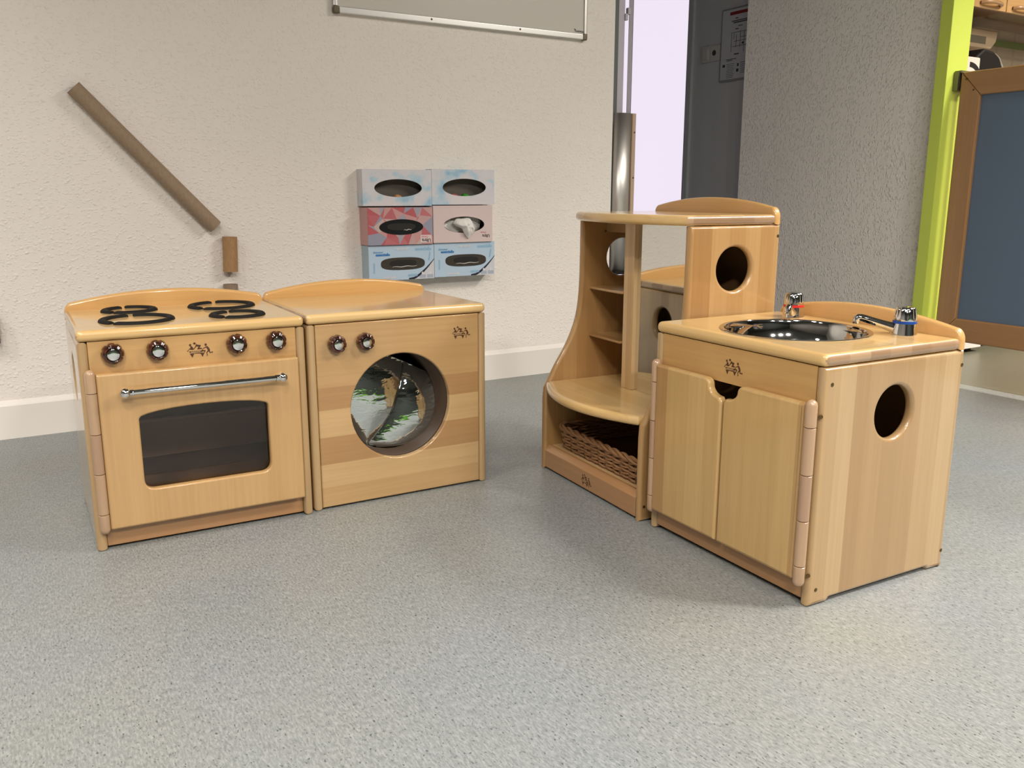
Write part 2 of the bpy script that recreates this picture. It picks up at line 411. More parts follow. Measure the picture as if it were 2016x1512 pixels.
# baseboard: smooth painted band with a coved top
bm = bmesh.new()
prof = [(0, 0), (-.012, 0), (-.012, .093), (-.0105, .0965), (-.004, .104), (0, .107)]
for x in (-3.6, 2.083):
    pass
vs = [[bm.verts.new((x, LW + p[0], p[1])) for p in prof] for x in (-3.6, 2.083)]
for k in range(len(prof)):
    k2 = (k + 1) % len(prof); bm.faces.new((vs[0][k], vs[0][k2], vs[1][k2], vs[1][k]))
bm.faces.new(vs[0]); bm.faces.new(vs[1][::-1])
struct(bm_obj('baseboard_left', bm, simple('baseboard_paint', (.89, .84, .78), .45), smooth=False))

# doorway: frame, open leaf with a frosted daylit pane, steel finger guard
FRDK = simple('door_frame_shaded', (.13, .14, .14), .6)  # shadow on the jamb painted as a darker frame colour
FRLT = simple('door_frame_light', (.52, .49, .55), .5)
d = thing('door_1', 'door leaf seen edge-on, standing open in the corridor doorway', 'door', (2.14, 2.80, 0))
d['kind'] = 'structure'
box('frame', (-.055, 0, 0), (.016, .03, 2.2), FRDK, d)
box('frame', (.016, .004, 0), (.0475, .012, 2.2), FRLT, d)
leaf = box('leaf', (0, -.0135, .03), (.80, 0, 2.1), FRLT, d, .002); leaf.location = (.066, .004, 0); leaf.rotation_euler = (0, 0, R(51.2))
bm = bmesh.new(); add_box(bm, (.046, -.002, 1.315), (.058, .012, 1.338)); add_box(bm, (.058, -.002, 1.337), (.070, .012, 1.360))
bm_obj('hinge', bm, FRLT, d)
# finger guard: rolled steel sheet over the hinge gap with a screwed wooden edge strip
g = thing('finger_guard', 'curved stainless steel finger guard covering the lower door hinge', 'hinge guard', (2.155, 2.755, .37))
bm = bmesh.new(); prev = None
for k in range(15):
    a = R(180 + 130 * k / 14 + 5)
    pair = [bm.verts.new((math.cos(a) * .042, math.sin(a) * .030 + .01, z)) for z in (0.0, .60)]
    if prev: bm.faces.new((prev[0], pair[0], pair[1], prev[1]))
    prev = pair
gs = bm_obj('steel_sheet', bm, simple('brushed_steel', (.80, .77, .73), .40, 1.0), g)
gs.modifiers.new('thick', 'SOLIDIFY').thickness = .0015
box('edge_strip', (.031, -.018, 0), (.048, -.006, .60), wood('guard_wood', None, 'z', stops=[(0, (.5, .36, .26)), (1, (.56, .42, .30))]), g, .002)
for z in (.15, .36, .53): screw(g, .041, -.0185, z, (0, -1, 0))
box('rubber_foot', (-.04, -.022, -.012), (.046, .0, .0), BLACK, g)

# evacuation plan on the corridor wall
ep = thing('evacuation_plan', 'framed evacuation plan with red header on the grey corridor wall', 'notice', (3.10, 3.10, 1.348))
PAPER = simple('plan_paper', (.52, .54, .56), .4)
GREYL = simple('plan_frame', (.30, .32, .32), .4, .3)
INK = simple('plan_ink', (.05, .05, .055), .6); INKM = simple('plan_ink_grey', (.24, .25, .27), .6)
panel('frame', [rounded([(-.132, -.162), (.128, -.162), (.128, .162), (-.132, .162)], .006)], .008, .002, 'yz', -.0085, GREYL, ep)
box('sheet', (-.0095, -.122, -.152), (-.0085, .120, .155), PAPER, ep)
pr = bmesh.new()
def bar(y0, y1, z0, z1): add_box(pr, (-.0102, y0 - 3.10, z0 - 1.348), (-.0095, y1 - 3.10, z1 - 1.348))
bar(2.985, 3.172, 1.478, 1.492); bm_obj('header', pr, simple('plan_red', (.22, .012, .018), .6), ep, smooth=False)
pr = bmesh.new()
bar(3.12, 3.137, 1.460, 1.464); bar(3.04, 3.160, 1.449, 1.453); bar(3.06, 3.148, 1.441, 1.446)
bar(3.09, 3.116, 1.425, 1.428); bar(3.115, 3.135, 1.413, 1.417)
for (y0, y1, z0, z1) in [(3.155, 3.157, 1.315, 1.40), (3.02, 3.157, 1.399, 1.401), (3.10, 3.102, 1.33, 1.405), (3.03, 3.14, 1.36, 1.362), (3.125, 3.127, 1.335, 1.39), (3.03, 3.15, 1.338, 1.340), (3.075, 3.077, 1.31, 1.40), (3.05, 3.10, 1.375, 1.377), (3.14, 3.142, 1.37, 1.395), (3.04, 3.042, 1.31, 1.40)]: bar(y0, y1, z0, z1)
bar(3.105, 3.135, 1.302, 1.307); bar(3.12, 3.185, 1.283, 1.286); bar(3.145, 3.18, 1.277, 1.280)
bar(3.19, 3.206, 1.252, 1.264); bar(3.102, 3.112, 1.249, 1.262); bar(3.102, 3.116, 1.225, 1.238); bar(3.078, 3.09, 1.345, 1.353)
bm_obj('drawing', pr, INK, ep, smooth=False)
pr = bmesh.new()
for k in range(9): bar(3.13 + .004 * (k % 3), 3.18 - .003 * (k % 2), 1.262 - k * .0075, 1.265 - k * .0075)
bm_obj('small_print', pr, INKM, ep, smooth=False); pr = bmesh.new()
for k in range(6): bar(3.03, 3.092, 1.262 - k * .009, 1.266 - k * .009)
bm_obj('small_print', pr, INKM, ep, smooth=False)
SWM = simple('switch_plastic', (.50, .50, .48), .4)
s = thing('light_switch', 'pale light switch nearest the doorway on the corridor wall', 'switch', (3.10, 3.327, 1.326))
box('plate', (-.010, -.028, -.036), (0, .030, .038), SWM, s, .003)
box('rocker', (-.014, -.018, -.026), (-.009, .018, .026), simple('rocker_plastic', (.47, .47, .45), .4), s, .002)
s = thing('wall_socket', 'pale wall socket between the light switch and the evacuation plan', 'socket', (3.10, 3.264, 1.325))
box('plate', (-.010, -.033, -.036), (0, .031, .036), SWM, s, .003)
lathe('recess', [(0, .0005), (.011, .0005), (.013, .0), (.013, -.002)], simple('socket_dark', (.05, .05, .05), .5), s, (-.0102, .003, .002), (-1, 0, 0), 24)
struct(box('trim_3', (3.085, 3.418, 0), (3.19, 3.452, 2.1), CORR))

# green corner post, folding gate with blue infill
struct(box('trim_4', (2.92, 1.938, 0), (3.036, 1.984, CEIL), GREEN, None, .003))
GW = wood('gate_wood', None, 'z', stops=[(0, (.33, .160, .052)), (1, (.38, .187, .064))], rough=.5)
GWX = wood('gate_wood_rail', None, 'y', stops=[(0, (.33, .160, .052)), (1, (.38, .187, .064))], rough=.5)
gt = thing('gate', 'wooden framed gate with blue infill panel hinged on the green post', 'gate', (RW, 1.915, 0))
GL = 1.0
t_ = .040
def gate_board(name, loop, m): return panel(name, [loop], t_, .006, 'yz', 0.0, m, gt)
gate_board('stile', [(-.0015, .150), (-.077, .232), (-.077, 1.000), (-.0015, 1.081)], GW)
gate_board('stile', [(-GL, .150), (-GL + .077, .232), (-GL + .077, 1.000), (-GL, 1.081)], GW)
gate_board('rail', [(-.002, 1.081), (-.077, 1.000), (-GL + .077, 1.000), (-GL, 1.081)], GWX)
gate_board('rail', [(-.002, .150), (-.077, .232), (-GL + .077, .232), (-GL, .150)], GWX)
box('infill_panel', (.012, -GL + .070, .225), (.026, -.070, 1.007), simple('blue_laminate', (.11, .162, .235), .5), gt)
for (yy, zz) in [(-.022, 1.056), (-.052, 1.018)]:
    screw(gt, -.0004, yy, zz, (-1, 0, 0))
hg = bmesh.new()
add_box(hg, (-.006, .004, 1.020), (.070, .0225, 1.083)); add_box(hg, (.0, -.002, 1.079), (.06, .0225, 1.087))
hh = bm_obj('hinge_bracket', hg, simple('dull_metal', (.20, .19, .14), .45, .8), gt)
for z in (1.034, 1.066): lathe('rivet', [(0, .003), (.004, .002), (.005, 0)], simple('rivet_metal', (.06, .05, .04), .4, .6), hh, (.004, .004, z), (-.4, -1, 0), 12)

# kitchen pieces behind the gate
ORW = wood('kitchen_front', None, 'x', stops=[(0, (.62, .36, .14)), (1, (.68, .41, .17))], rough=.4)
UNDER = wood('kitchen_under', None, 'x', stops=[(0, (.165, .072, .028)), (1, (.19, .088, .036))], rough=.5)
def wall_cab(x0, x1, label, hx):
    c = thing('wall_cabinet', label, 'cabinet', ((x0 + x1) / 2, 2.45, 1.475), 0, 'kitchen wall cabinets'); w = (x1 - x0) / 2
    box('body', (-w, .018, 0), (w, LW - 2.45 - .001, .75), UNDER, c)
    dr = box('door', (-w + .002, 0, .0), (w - .002, .018, .75), ORW, c, .003)
    n = 14; pts = []
    for k in range(n + 1):
        t = k / n; pts.append((hx - (x0 + x1) / 2 - .075 + .15 * t, -.002 - .026 * math.sin(math.pi * t) ** .5, .020 + .004 * math.sin(math.pi * t)))
    bm = bmesh.new(); add_tube(bm, pts, .0085, 10)
    bm_obj('handle', bm, wood('handle_wood', None, 'x', stops=[(0, (.40, .20, .08)), (1, (.46, .25, .10))]), dr)
    return c
wall_cab(3.42, 4.083, 'orange wood wall cabinet above the gate, nearest the green post', 3.957)
wall_cab(4.085, 4.75, 'orange wood wall cabinet above the gate, at the photo edge', 4.205)
tw = thing('towel_dispenser', 'cream paper towel dispenser with dark window under the wall cabinet', 'dispenser', (4.17, LW, 1.35))
TWM = simple('cream_plastic', (.47, .35, .23), .4)
panel('case', [rounded([(-.16, .0), (.085, .0), (.122, .035), (.128, .085), (-.16, .085)], [.0, .012, .03, .012, 0])], .12, .008, 'xz', -.122, TWM, tw)
box('window', (-.12, -.1225, .018), (.033, -.1215, .052), simple('smoked_plastic', (.14, .12, .08), .2), tw)
bu = thing('base_cabinet', 'white kitchen base unit whose foot shows under the gate', 'cabinet', (3.42, 2.152, 0))
box('body', (-.23, 0, .018), (.262, .57, .86), simple('white_unit', (.66, .64, .60), .4), bu, .002)
box('plinth', (-.22, .03, 0), (.24, .55, .018), BLACK, bu)
bu2 = thing('base_cabinet', 'kitchen base unit hidden behind the gate, just right of the white base unit', 'cabinet', (4.1, 2.18, 0))
box('body', (-.41, 0, .08), (.6, .54, .83), UNDER, bu2, .002)
box('worktop', (-.412, -.03, .83), (.6, .547, .868), simple('stone_top', (.16, .14, .12), .3), bu2, .003)
box('plinth', (-.4, .05, 0), (.58, .52, .08), DARKIN, bu2)
# black rounded appliance and white card on the worktop
ap = thing('coffee_maker', 'black rounded countertop appliance showing above the gate top', 'appliance', (3.755, 2.42, .868))
panel('housing', [rounded([(-.10, 0), (.15, 0), (.15, .28), (.118, .375), (.06, .402), (-.01, .408), (-.10, .35)], [.01, .01, .05, .06, .05, .02, .03])], .20, .012, 'xz', -.10, simple('soft_black', (.008, .006, .006), .6, spec=.15), ap)
panel('lid_edge', [rounded([(.075, .396), (.112, .382), (.158, .335), (.160, .26), (.148, .26), (.146, .33), (.106, .372), (.070, .390)], .004)], .19, .002, 'xz', -.095, simple('grey_clear_plastic', (.20, .19, .15), .4), ap)
cd = thing('white_carton', 'white carton with a black curve beside the black appliance', 'carton', (3.615, 2.285, .868))
box('carton_body', (-.19, -.03, 0), (.002, .03, .352), simple('white_card', (.70, .60, .54), .5), cd, .006)
arc = []
for k in range(9):
    a = R(90 - 78 * k / 8); arc.append((-.070 + .076 * math.cos(a), .283 + .048 * math.sin(a)))
for k in range(9):
    a = R(12 + 78 * k / 8); arc.append((-.070 + .058 * math.cos(a), .275 + .036 * math.sin(a)))
panel('printed_curve', [arc], .0008, 0, 'xz', -.0308, BLACK, cd)

# ================================================================= WHITEBOARD
wb = thing('whiteboard', 'aluminium framed whiteboard hanging on the left wall, cut by the photo top', 'whiteboard', (1.47, LW, 1.209))
BW = .476
ALU = simple('aluminium', (.66, .645, .62), .38, .85)
box('surface', (-BW + .01, -.012, .012), (BW - .01, -.004, .62), simple('board_enamel', (.72, .68, .62), .18), wb)
for nm, lo, hi in [('frame_rail', (-BW + .012, -.018, 0), (BW - .012, 0, .020)), ('frame_rail', (-BW + .012, -.018, .60), (BW - .012, 0, .620)),
                   ('frame_stile', (-BW, -.018, .012), (-BW + .014, 0, .608)), ('frame_stile', (BW - .014, -.018, .012), (BW, 0, .608))]:
    box(nm, lo, hi, ALU, wb, .003)
CORN = simple('corner_metal', (.16, .13, .09), .4, .7)
for sx in (-1, 1):
    bm = bmesh.new()
    q = panel_bm([rounded([(sx * BW, .022), (sx * BW, -.001), (sx * (BW - .020), -.001), (sx * (BW - .020), .018), (sx * (BW - .012), .022)], [.002, .007, .002, .002, .002])], .019, .003, 'xz', -.0195)
    me = bpy.data.meshes.new('q'); q.to_mesh(me); q.free(); bm.from_mesh(me)
    bm_obj('corner_cap', bm, CORN, wb, wn=True)
for x in (-.145, .192): screw(wb, x, -.0182, .012, (0, -1, 0))
DARKTX = simple('board_print', (.045, .035, .025), .5)
text_mesh('lettering', 'TANDRSA', .0085, DARKTX, wb, on_front(BW - .033, -.0125, .0275), .0003, .0002)
bm = bmesh.new()
for lp in ([(-.056, .036), (-.050, .0345), (-.0475, .031), (-.052, .0325)], [(-.0535, .0335), (-.0475, .0335), (-.049, .0265), (-.0505, .0305)]):
    q = panel_bm([[(BW + p[0], p[1]) for p in lp]], .0005, 0, 'xz', -.0128)
    me = bpy.data.meshes.new('q'); q.to_mesh(me); q.free(); bm.from_mesh(me)
bm_obj('emblem', bm, DARKTX, wb, smooth=False)

# ================================================================= CARDBOARD TUBES ON THE WALL
def cardmat(name, c):
    m, nt, b = newmat(name)
    n = nt.nodes.new('ShaderNodeTexNoise'); n.inputs['Scale'].default_value = 220; n.inputs['Detail'].default_value = 3
    nt.links.new(mapping(nt, (1, 1, .3)), n.inputs['Vector'])
    r = ramp(nt, [(.3, tuple(k * .88 for k in c)), (.7, tuple(k * 1.08 for k in c))]); nt.links.new(n.outputs[0], r.inputs[0])
    nt.links.new(r.outputs[0], b.inputs['Base Color']); b.inputs['Roughness'].default_value = .75
    return m
def card_tube(label, p0, p1, r, mat):
    p0, p1 = Vector(p0), Vector(p1); ax = (p1 - p0); L = ax.length
    bm = bmesh.new(); th = .0012
    add_lathe(bm, [(r, 0), (r, L), (r - th, L), (r - th, 0), (r, 0)], (0, 0, 0), ax, 40)
    bmesh.ops.remove_doubles(bm, verts=bm.verts, dist=1e-6)
    o = bm_obj('cardboard_tube', bm, mat); o.location = p0
    return tag(o, label, 'cardboard tube', 'cardboard tubes on the wall')
rt = .0215
card_tube('long grey-brown cardboard tube running diagonally down the left wall', (.252, LW - rt - .001, .946), (.597, LW - rt - .001, .571), rt, cardmat('card_grey', (.33, .235, .155)))
card_tube('short upright tan cardboard tube just below the long diagonal one', (.633, LW - .022, .437), (.637, LW - .022, .541), .0215, cardmat('card_tan', (.41, .235, .105)))
card_tube('brown cardboard tube mostly hidden behind the toy stove backboard', (.628, LW - .022, .298), (.630, LW - .022, .399), .0215, cardmat('card_brown', (.30, .215, .15)))
lo = box('wall_ornament', (-.10, LW - .03, .27), (.0115, LW - .001, .352), simple('dark_pink_brown', (.18, .11, .11), .6), None, .004)
tag(lo, 'dark pinkish object on the left wall, just cut by the left photo edge', 'ornament')

# ================================================================= TISSUE BOXES
INCARD = simple('carton_inside_shaded', (.13, .115, .095), .8)  # shade of the unlit carton inside put into the colour
def clouds(seed):
    m, nt, b = newmat('cloud_print')
    n = nt.nodes.new('ShaderNodeTexNoise'); n.inputs['Scale'].default_value = 13; n.inputs['Detail'].default_value = 5
    nt.links.new(mapping(nt, (1, 1, 1.2), loc=(seed, 0, seed)), n.inputs['Vector'])
    r = ramp(nt, [(.34, (.30, .52, .68)), (.42, (.50, .65, .75)), (.49, (.70, .69, .72)), (.7, (.75, .71, .72))]); nt.links.new(n.outputs[0], r.inputs[0])
    nt.links.new(r.outputs[0], b.inputs['Base Color']); b.inputs['Roughness'].default_value = .45
    return m
def superell(cx, cz, a, b, p=2.0, n=48):
    out = []
    for k in range(n):
        t = 2 * math.pi * k / n; c, s_ = math.cos(t), math.sin(t)
        out.append((cx + a * math.copysign(abs(c) ** (2 / p), c), cz + b * math.copysign(abs(s_) ** (2 / p), s_)))
    return out
def tissue_box(x0, x1, z0, z1, dep, label, mat, hole, side=None, skew=0):
    w, h = x1 - x0, z1 - z0
    t = thing('tissue_box', label, 'tissue box', (x0, LW - dep, z0), R(skew), 'tissue boxes stacked on the wall')
    bm = bmesh.new(); th = .0012
    for lo_, hi_ in [((0, .001, 0), (th, dep - .001, h)), ((w - th, .001, 0), (w, dep - .001, h)), ((th, .001, 0), (w - th, dep - .001, th)), ((th, .001, h - th), (w - th, dep - .001, h)), ((th, dep - .001 - th, th), (w - th, dep - .001, h - th))]:
        add_box(bm, lo_, hi_)
    bm_obj('carton', bm, [side or mat], t, smooth=False)
    bm = bmesh.new(); e = .0013
    for lo_, hi_ in [((e, .0015, e), (e + .0003, dep - .003, h - e)), ((w - e - .0003, .0015, e), (w - e, dep - .003, h - e)), ((e, .0015, e), (w - e, dep - .003, e + .0003)), ((e, .0015, h - e - .0003), (w - e, dep - .003, h - e)), ((e, dep - .0030, e), (w - e, dep - .0027, h - e))]:
        add_box(bm, lo_, hi_)
    bm_obj('shaded_lining', bm, INCARD, t, smooth=False)
    if hole: panel('front', [rounded([(0, 0), (w, 0), (w, h), (0, h)], .001, 2), hole(w, h)], .001, .0, 'xz', 0, mat, t)
    return t, w, h
def ell(fx, fz, a, b, p=2.0): return lambda w, h: superell(fx * w, fz * h, a, b, p)
WIDE = {}
t1, w, h = tissue_box(1.0555, 1.2995, .629, .745, .047, 'cloud-printed tissue box at the top left of the stack', clouds(3.1), ell(.51, .49, .084, .0285))
t2, w, h = tissue_box(1.3005, 1.540, .632, .7485, .047, 'cloud-printed tissue box at the top right of the stack', clouds(7.7), ell(.515, .49, .083, .029))
def small_toy(label, loc, r, c):
    bm = bmesh.new(); bmesh.ops.create_icosphere(bm, subdivisions=3, radius=r)
    for v in bm.verts: v.co *= 1 + .12 * math.sin(v.co.x * 700) * math.sin(v.co.z * 500 + 1)
    o = bm_obj('pompom', bm, simple('pompom_' + label[:6].strip().replace(' ', '_'), c, .8)); o.location = loc
    return tag(o, label, 'pompom')
small_toy('tan ball lying in the top left cloud-printed tissue box', (1.185, LW - .0235, .629 + .0180 + .0017), .0170, (.62, .33, .12))
small_toy('pink ball lying in the top right cloud-printed tissue box', (1.395, LW - .0235, .632 + .0178 + .0017), .0168, (.62, .12, .14))
small_toy('green ball lying in the top right cloud-printed tissue box', (1.437, LW - .0235, .632 + .0179 + .0017), .0169, (.05, .38, .03))

# pink triangle box
PINKS = [(.74, .38, .40), (.77, .46, .48), (.80, .60, .59), (.80, .70, .68), (.66, .63, .68), (.75, .42, .44), (.78, .64, .63), (.61, .61, .68)]
def vcol(name):
    m, nt, b = newmat(name); a = nt.nodes.new('ShaderNodeVertexColor'); a.layer_name = 'print'
    nt.links.new(a.outputs[0], b.inputs['Base Color']); b.inputs['Roughness'].default_value = .4; return m
TRIM_ = vcol('triangle_print')
t3, w, h = tissue_box(1.0605, 1.2905, .5045, .6245, .068, 'pink triangle-patterned tissue box in the middle row left', simple('pale_pink_card', (.72, .42, .42), .45), None, simple('pink_side', (.58, .34, .33), .5))
rng = random.Random(5); bm = bmesh.new(); cl = bm.loops.layers.color.new('print'); nx, nz_ = 7, 4; P = {}
for i in range(nx + 1):
    for j in range(nz_ + 1):
        x = w * i / nx; z = h * j / nz_
        if 0 < i < nx: x += rng.uniform(-.013, .013)
        if 0 < j < nz_: z += rng.uniform(-.011, .011)
        P[i, j] = (x, z)
for i in range(nx):
    for j in range(nz_):
        a, b_, c_, e_ = P[i, j], P[i + 1, j], P[i + 1, j + 1], P[i, j + 1]
        tris = [(a, b_, c_), (a, c_, e_)] if rng.random() < .5 else [(a, b_, e_), (b_, c_, e_)]
        for tr in tris:
            f = bm.faces.new([bm.verts.new((p[0], 0.0, p[1])) for p in tr]); cc = rng.choice(PINKS)
            for l in f.loops: l[cl] = (*cc, 1)
r_ = bmesh.ops.extrude_face_region(bm, geom=bm.faces[:])
for v in [g_ for g_ in r_['geom'] if isinstance(g_, bmesh.types.BMVert)]: v.co.y += .001
bm_obj('front', bm, TRIM_, t3, smooth=False)
FILM = simple('black_film', (.010, .012, .014), .25)
FILMG = simple('grey_film', (.055, .048, .038), .22)
GLINT = simple('film_glint', (.75, .72, .66), .15)  # pale colour painted as the highlight on the film
def film(t, w, h, fx, fz, a, b, p, mat, slit):
    o = panel('film', [superell(fx * w, fz * h, a, b, p)], .0008, .0002, 'xz', -.0009, mat, t)
    panel('slit', [superell(fx * w, (fz + .01) * h, a * slit[0], b * slit[1], 2.6, 32)], .0004, 0, 'xz', -.0011, simple('slit_dark', (.012, .010, .008), .5), o)
    n = 10; z0 = fz * h - b * slit[2]
    tube('painted_glint', [(fx * w + a * (slit[3] + (slit[4] - slit[3]) * k / n), -.0022, z0 + .0012 * math.sin(k * 1.3) + .004 * (k / n - .5) * .6) for k in range(n + 1)], [.0004 + .0009 * math.sin(math.pi * (k + .3) / (n + .6)) for k in range(n + 1)], GLINT, o, 6)
film(t3, w, h, .51, .475, .078, .0252, 2.0, FILM, (.65, .45, .35, .1, .45))
BLACKTX = simple('black_print', (.02, .018, .018), .5); PINKTX = simple('pink_print', (.62, .14, .20), .5)
panel('label_patch', [rounded([(.185, .005), (.226, .005), (.226, .030), (.185, .030)], .002)], .0003, 0, 'xz', -.0003, simple('patch_pale', (.75, .62, .60), .45), t3)
text_mesh('lettering', 'Ultra', .0155, BLACKTX, t3, on_front(.2065, -.0006, .0125, 180), .0002, .0003)
text_mesh('lettering', 'Doux', .0085, PINKTX, t3, on_front(.2005, -.0006, .0235, 180), .0002, .0001, 1.2)

# plain pink box with a tissue
t4, w, h = tissue_box(1.2935, 1.5200, .5065, .629, .068, 'plain pale pink tissue box with a white tissue hanging out', simple('plain_pink', (.73, .585, .565), .45), ell(.515, .48, .078, .0275))
text_mesh('lettering', 'Ultra', .0140, BLACKTX, t4, on_front(.201, -.0004, .020, 180), .0002, .0003)
text_mesh('lettering', 'Doux', .0080, PINKTX, t4, on_front(.190, -.0004, .0315, 180), .0002, .0001, 1.2)
cx_, cz_ = .515 * w, .48 * h
outl = [(-.045, .006), (-.030, .022), (-.008, .021), (.012, .024), (.024, .022), (.033, .004), (.040, -.013), (.036, -.024), (.026, -.033), (.012, -.050), (-.004, -.030), (-.012, -.013), (-.032, -.005)]
bm = bmesh.new(); G = 16
cen = bm.verts.new((cx_ + .004, -.020, cz_ - .004)); rings = [[cen]]
rg = random.Random(3)
for k in range(1, 6):
    f = k / 5; ring = []
    for i in range(len(outl) * 2):
        a = outl[(i // 2) % len(outl)]; b_ = outl[(i // 2 + 1) % len(outl)]; tt = .5 * (i % 2)
        x, z = a[0] * (1 - tt) + b_[0] * tt, a[1] * (1 - tt) + b_[1] * tt
        yy = -.020 * (1 - f ** 2) + (.004 if z > -.006 and f > .8 else -.006) + rg.uniform(-.0045, .0045) * (1 if k < 5 else .5)
        ring.append(bm.verts.new((cx_ + .004 + (x - .004) * f, yy, cz_ - .004 + (z + .004) * f)))
    rings.append(ring)
for p_, q_ in zip(rings, rings[1:]):
    N = len(q_)
    for i in range(N):
        if len(p_) == 1: bm.faces.new((p_[0], q_[i], q_[(i + 1) % N]))
        else: bm.faces.new((p_[i], p_[(i + 1) % N], q_[(i + 1) % N], q_[i]))
ts = bm_obj('tissue', bm, simple('tissue_white', (.86, .84, .80), .9), t4, angle=180)
ts.modifiers.new('thick', 'SOLIDIFY').thickness = .0006
sb = ts.modifiers.new('sub', 'SUBSURF'); sb.levels = 1; sb.render_levels = 1
bm = bmesh.new(); bmesh.ops.create_icosphere(bm, subdivisions=3, radius=1)
for v in bm.verts: v.co = (cx_ + v.co.x * .085, .040 + v.co.y * .018 + .004 * math.sin(v.co.x * 9 + v.co.z * 7), cz_ + v.co.z * .040)
bm_obj('tissue_stack', bm, simple('tissue_white', (.86, .84, .80), .9), t4)

# blue boxes
BLUE = simple('blue_card', (.50, .645, .78), .4)
BLUES = simple('blue_side', (.40, .52, .60), .45)
TXB = simple('text_blue', (.045, .22, .52), .5); TXB2 = simple('text_midblue', (.18, .40, .64), .5); TXF = simple('text_fadedblue', (.33, .54, .73), .5); TXW = simple('text_white', (.66, .70, .76), .5)
def blue_box(x0, x1, z0, z1, label):
    t, w, h = tissue_box(x0, x1, z0, z1, .060, label, BLUE, None, BLUES)
    box('front', (0, 0, 0), (w, .001, h), BLUE, t)
    film(t, w, h, .515, .465, .079, .0205, 2.9, FILMG, (.62, .55, .45, -.5, .62))
    # deep blue swoosh with a white corner of use diagrams
    def curve(off): return [(w * (.60 + .40 * k / 10) , max(0.0, h * (-.04 + .60 * (k / 10) ** 1.75)) + off * (.3 + .7 * math.sin(math.pi * min(1, k / 10 * .9 + .1)))) for k in range(11)]
    lo_, hi_ = curve(-.0), curve(.0085)
    panel('corner_print', [[(w * .60, 0)] + [(min(p[0], w), p[1]) for p in lo_] + [(w, 0)]], .0003, 0, 'xz', -.0003, simple('corner_pale', (.66, .66, .70), .45), t)
    panel('swoosh', [[(min(p[0], w), p[1]) for p in lo_] + [(min(p[0], w), p[1]) for p in hi_[::-1]]], .0003, 0, 'xz', -.0006, simple('navy_print', (.012, .014, .032), .45), t)
    text_mesh('lettering', 'essentielle', .0125, TXB, t, on_front(.049, -.0006, h * .735), .0002, .0006, .95)
    text_mesh('lettering', 'douceur', .0105, TXB2, t, on_front(.033, -.0006, h * .81), .0002, .0003, 1.0)
    text_mesh('lettering', 'essentielle', .0165, TXF, t, on_front(w * .83, -.0006, h * .875), .0002, .0006, .85)
    text_mesh('lettering', 'essentielle', .0150, TXW, t, on_front(w * .50, -.0006, h * .89), .0002, .0008, .80)
    text_mesh('lettering', 'essen', .0165, TXF, t, on_front(w * .66, -.0006, h * .13), .0002, .0006, .95)
    text_mesh('lettering', 'essentielle', .0135, TXW, t, on_front(w * .30, -.0006, h * .085), .0002, .0008, .85)
    text_mesh('lettering', 'douceur', .0100, TXF, t, on_front(w * .075, -.0006, h * .36, 90), .0002, .0004, 1.0)
    text_mesh('lettering', 'douceur', .0095, TXF, t, on_front(w * .925, -.0006, h * .66, 80), .0002, .0004, .9)
    bm = bmesh.new()
    for fx in (.815, .935): add_box(bm, (w * fx - .0115, -.0006, .003), (w * fx + .0115, -.0004, .014))
    dg_ = bm_obj('use_diagram', bm, simple('diagram_grey', (.42, .47, .56), .5), t, smooth=False)
    for fx in (.815, .935):
        panel('diamond', [[(w * fx - .0045, .019), (w * fx, .0135), (w * fx + .0045, .019), (w * fx, .0245)]], .0002, 0, 'xz', -.0007, simple('diagram_white', (.78, .76, .78), .5), dg_)
    return t
blue_box(1.0635, 1.2975, .389, .503, 'light blue tissue box at the bottom left of the stack')
blue_box(1.2990, 1.5325, .3915, .5055, 'light blue tissue box at the bottom right of the stack')

# ================================================================= TOY KITCHEN
W, D, H, SL, T = .419, .346, .403, .021, .0185
hw = W / 2
def side_loop(hole=True, notch=True):
    o = rounded([(.0, 0), (.046, 0), (.052, .006), (.300, .006), (.306, 0), (D, 0), (D, H), (0, H)], [.004, 0, 0, 0, 0, .002, 0, 0], 3)
    return [o] + ([circle(.173, .312, .0455, 56)] if hole else [])
def slab_top(name, loop, z, parent):
    o = panel(name, loop, SL, .0085, 'xy', z, [TOP, ENDG], parent)
    for p in o.data.polygons:
        if abs(p.normal.x) > .8: p.material_index = 1
    return o
def backboard(parent, w, z0, y0, crown=.0235, base=.034):
    n, rs = 24, .022; hw_ = w / 2
    f = lambda x: z0 + base + crown * (1 - (abs(x) / hw_) ** 2.0)
    arch = [(hw_ - rs * .75 - (w - rs * 1.5) * k / n, f(hw_ - rs * .75 - (w - rs * 1.5) * k / n)) for k in range(n + 1)]
    zt_ = arch[0][1]
    sh = [(hw_ - rs * .75 + rs * .75 * math.sin(R(a)), zt_ - rs + rs * math.cos(R(a))) for a in range(10, 91, 10)]
    loop = [(-hw_, z0), (hw_, z0)] + sh[::-1] + arch + [(-x, z) for x, z in sh]
    return panel('backboard', [loop], T, .0065, 'xz', y0, BACKB, parent)
def carcass(name, label, cat, loc, rz, holes=True):
    t = thing(name, label, cat, loc, R(rz))
    panel('side_panel', side_loop(), T, .0075, 'yz', -hw, SIDE, t)
    panel('side_panel', side_loop(), T, .0075, 'yz', hw - T, SIDE, t)
    backboard(t, W, H + .0005, D - T)
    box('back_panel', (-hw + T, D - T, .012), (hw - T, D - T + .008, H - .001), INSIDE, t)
    box('floor_board', (-hw + T, .02, .036), (hw - T, D - T - .0005, .046), INSIDE, t)
    return t
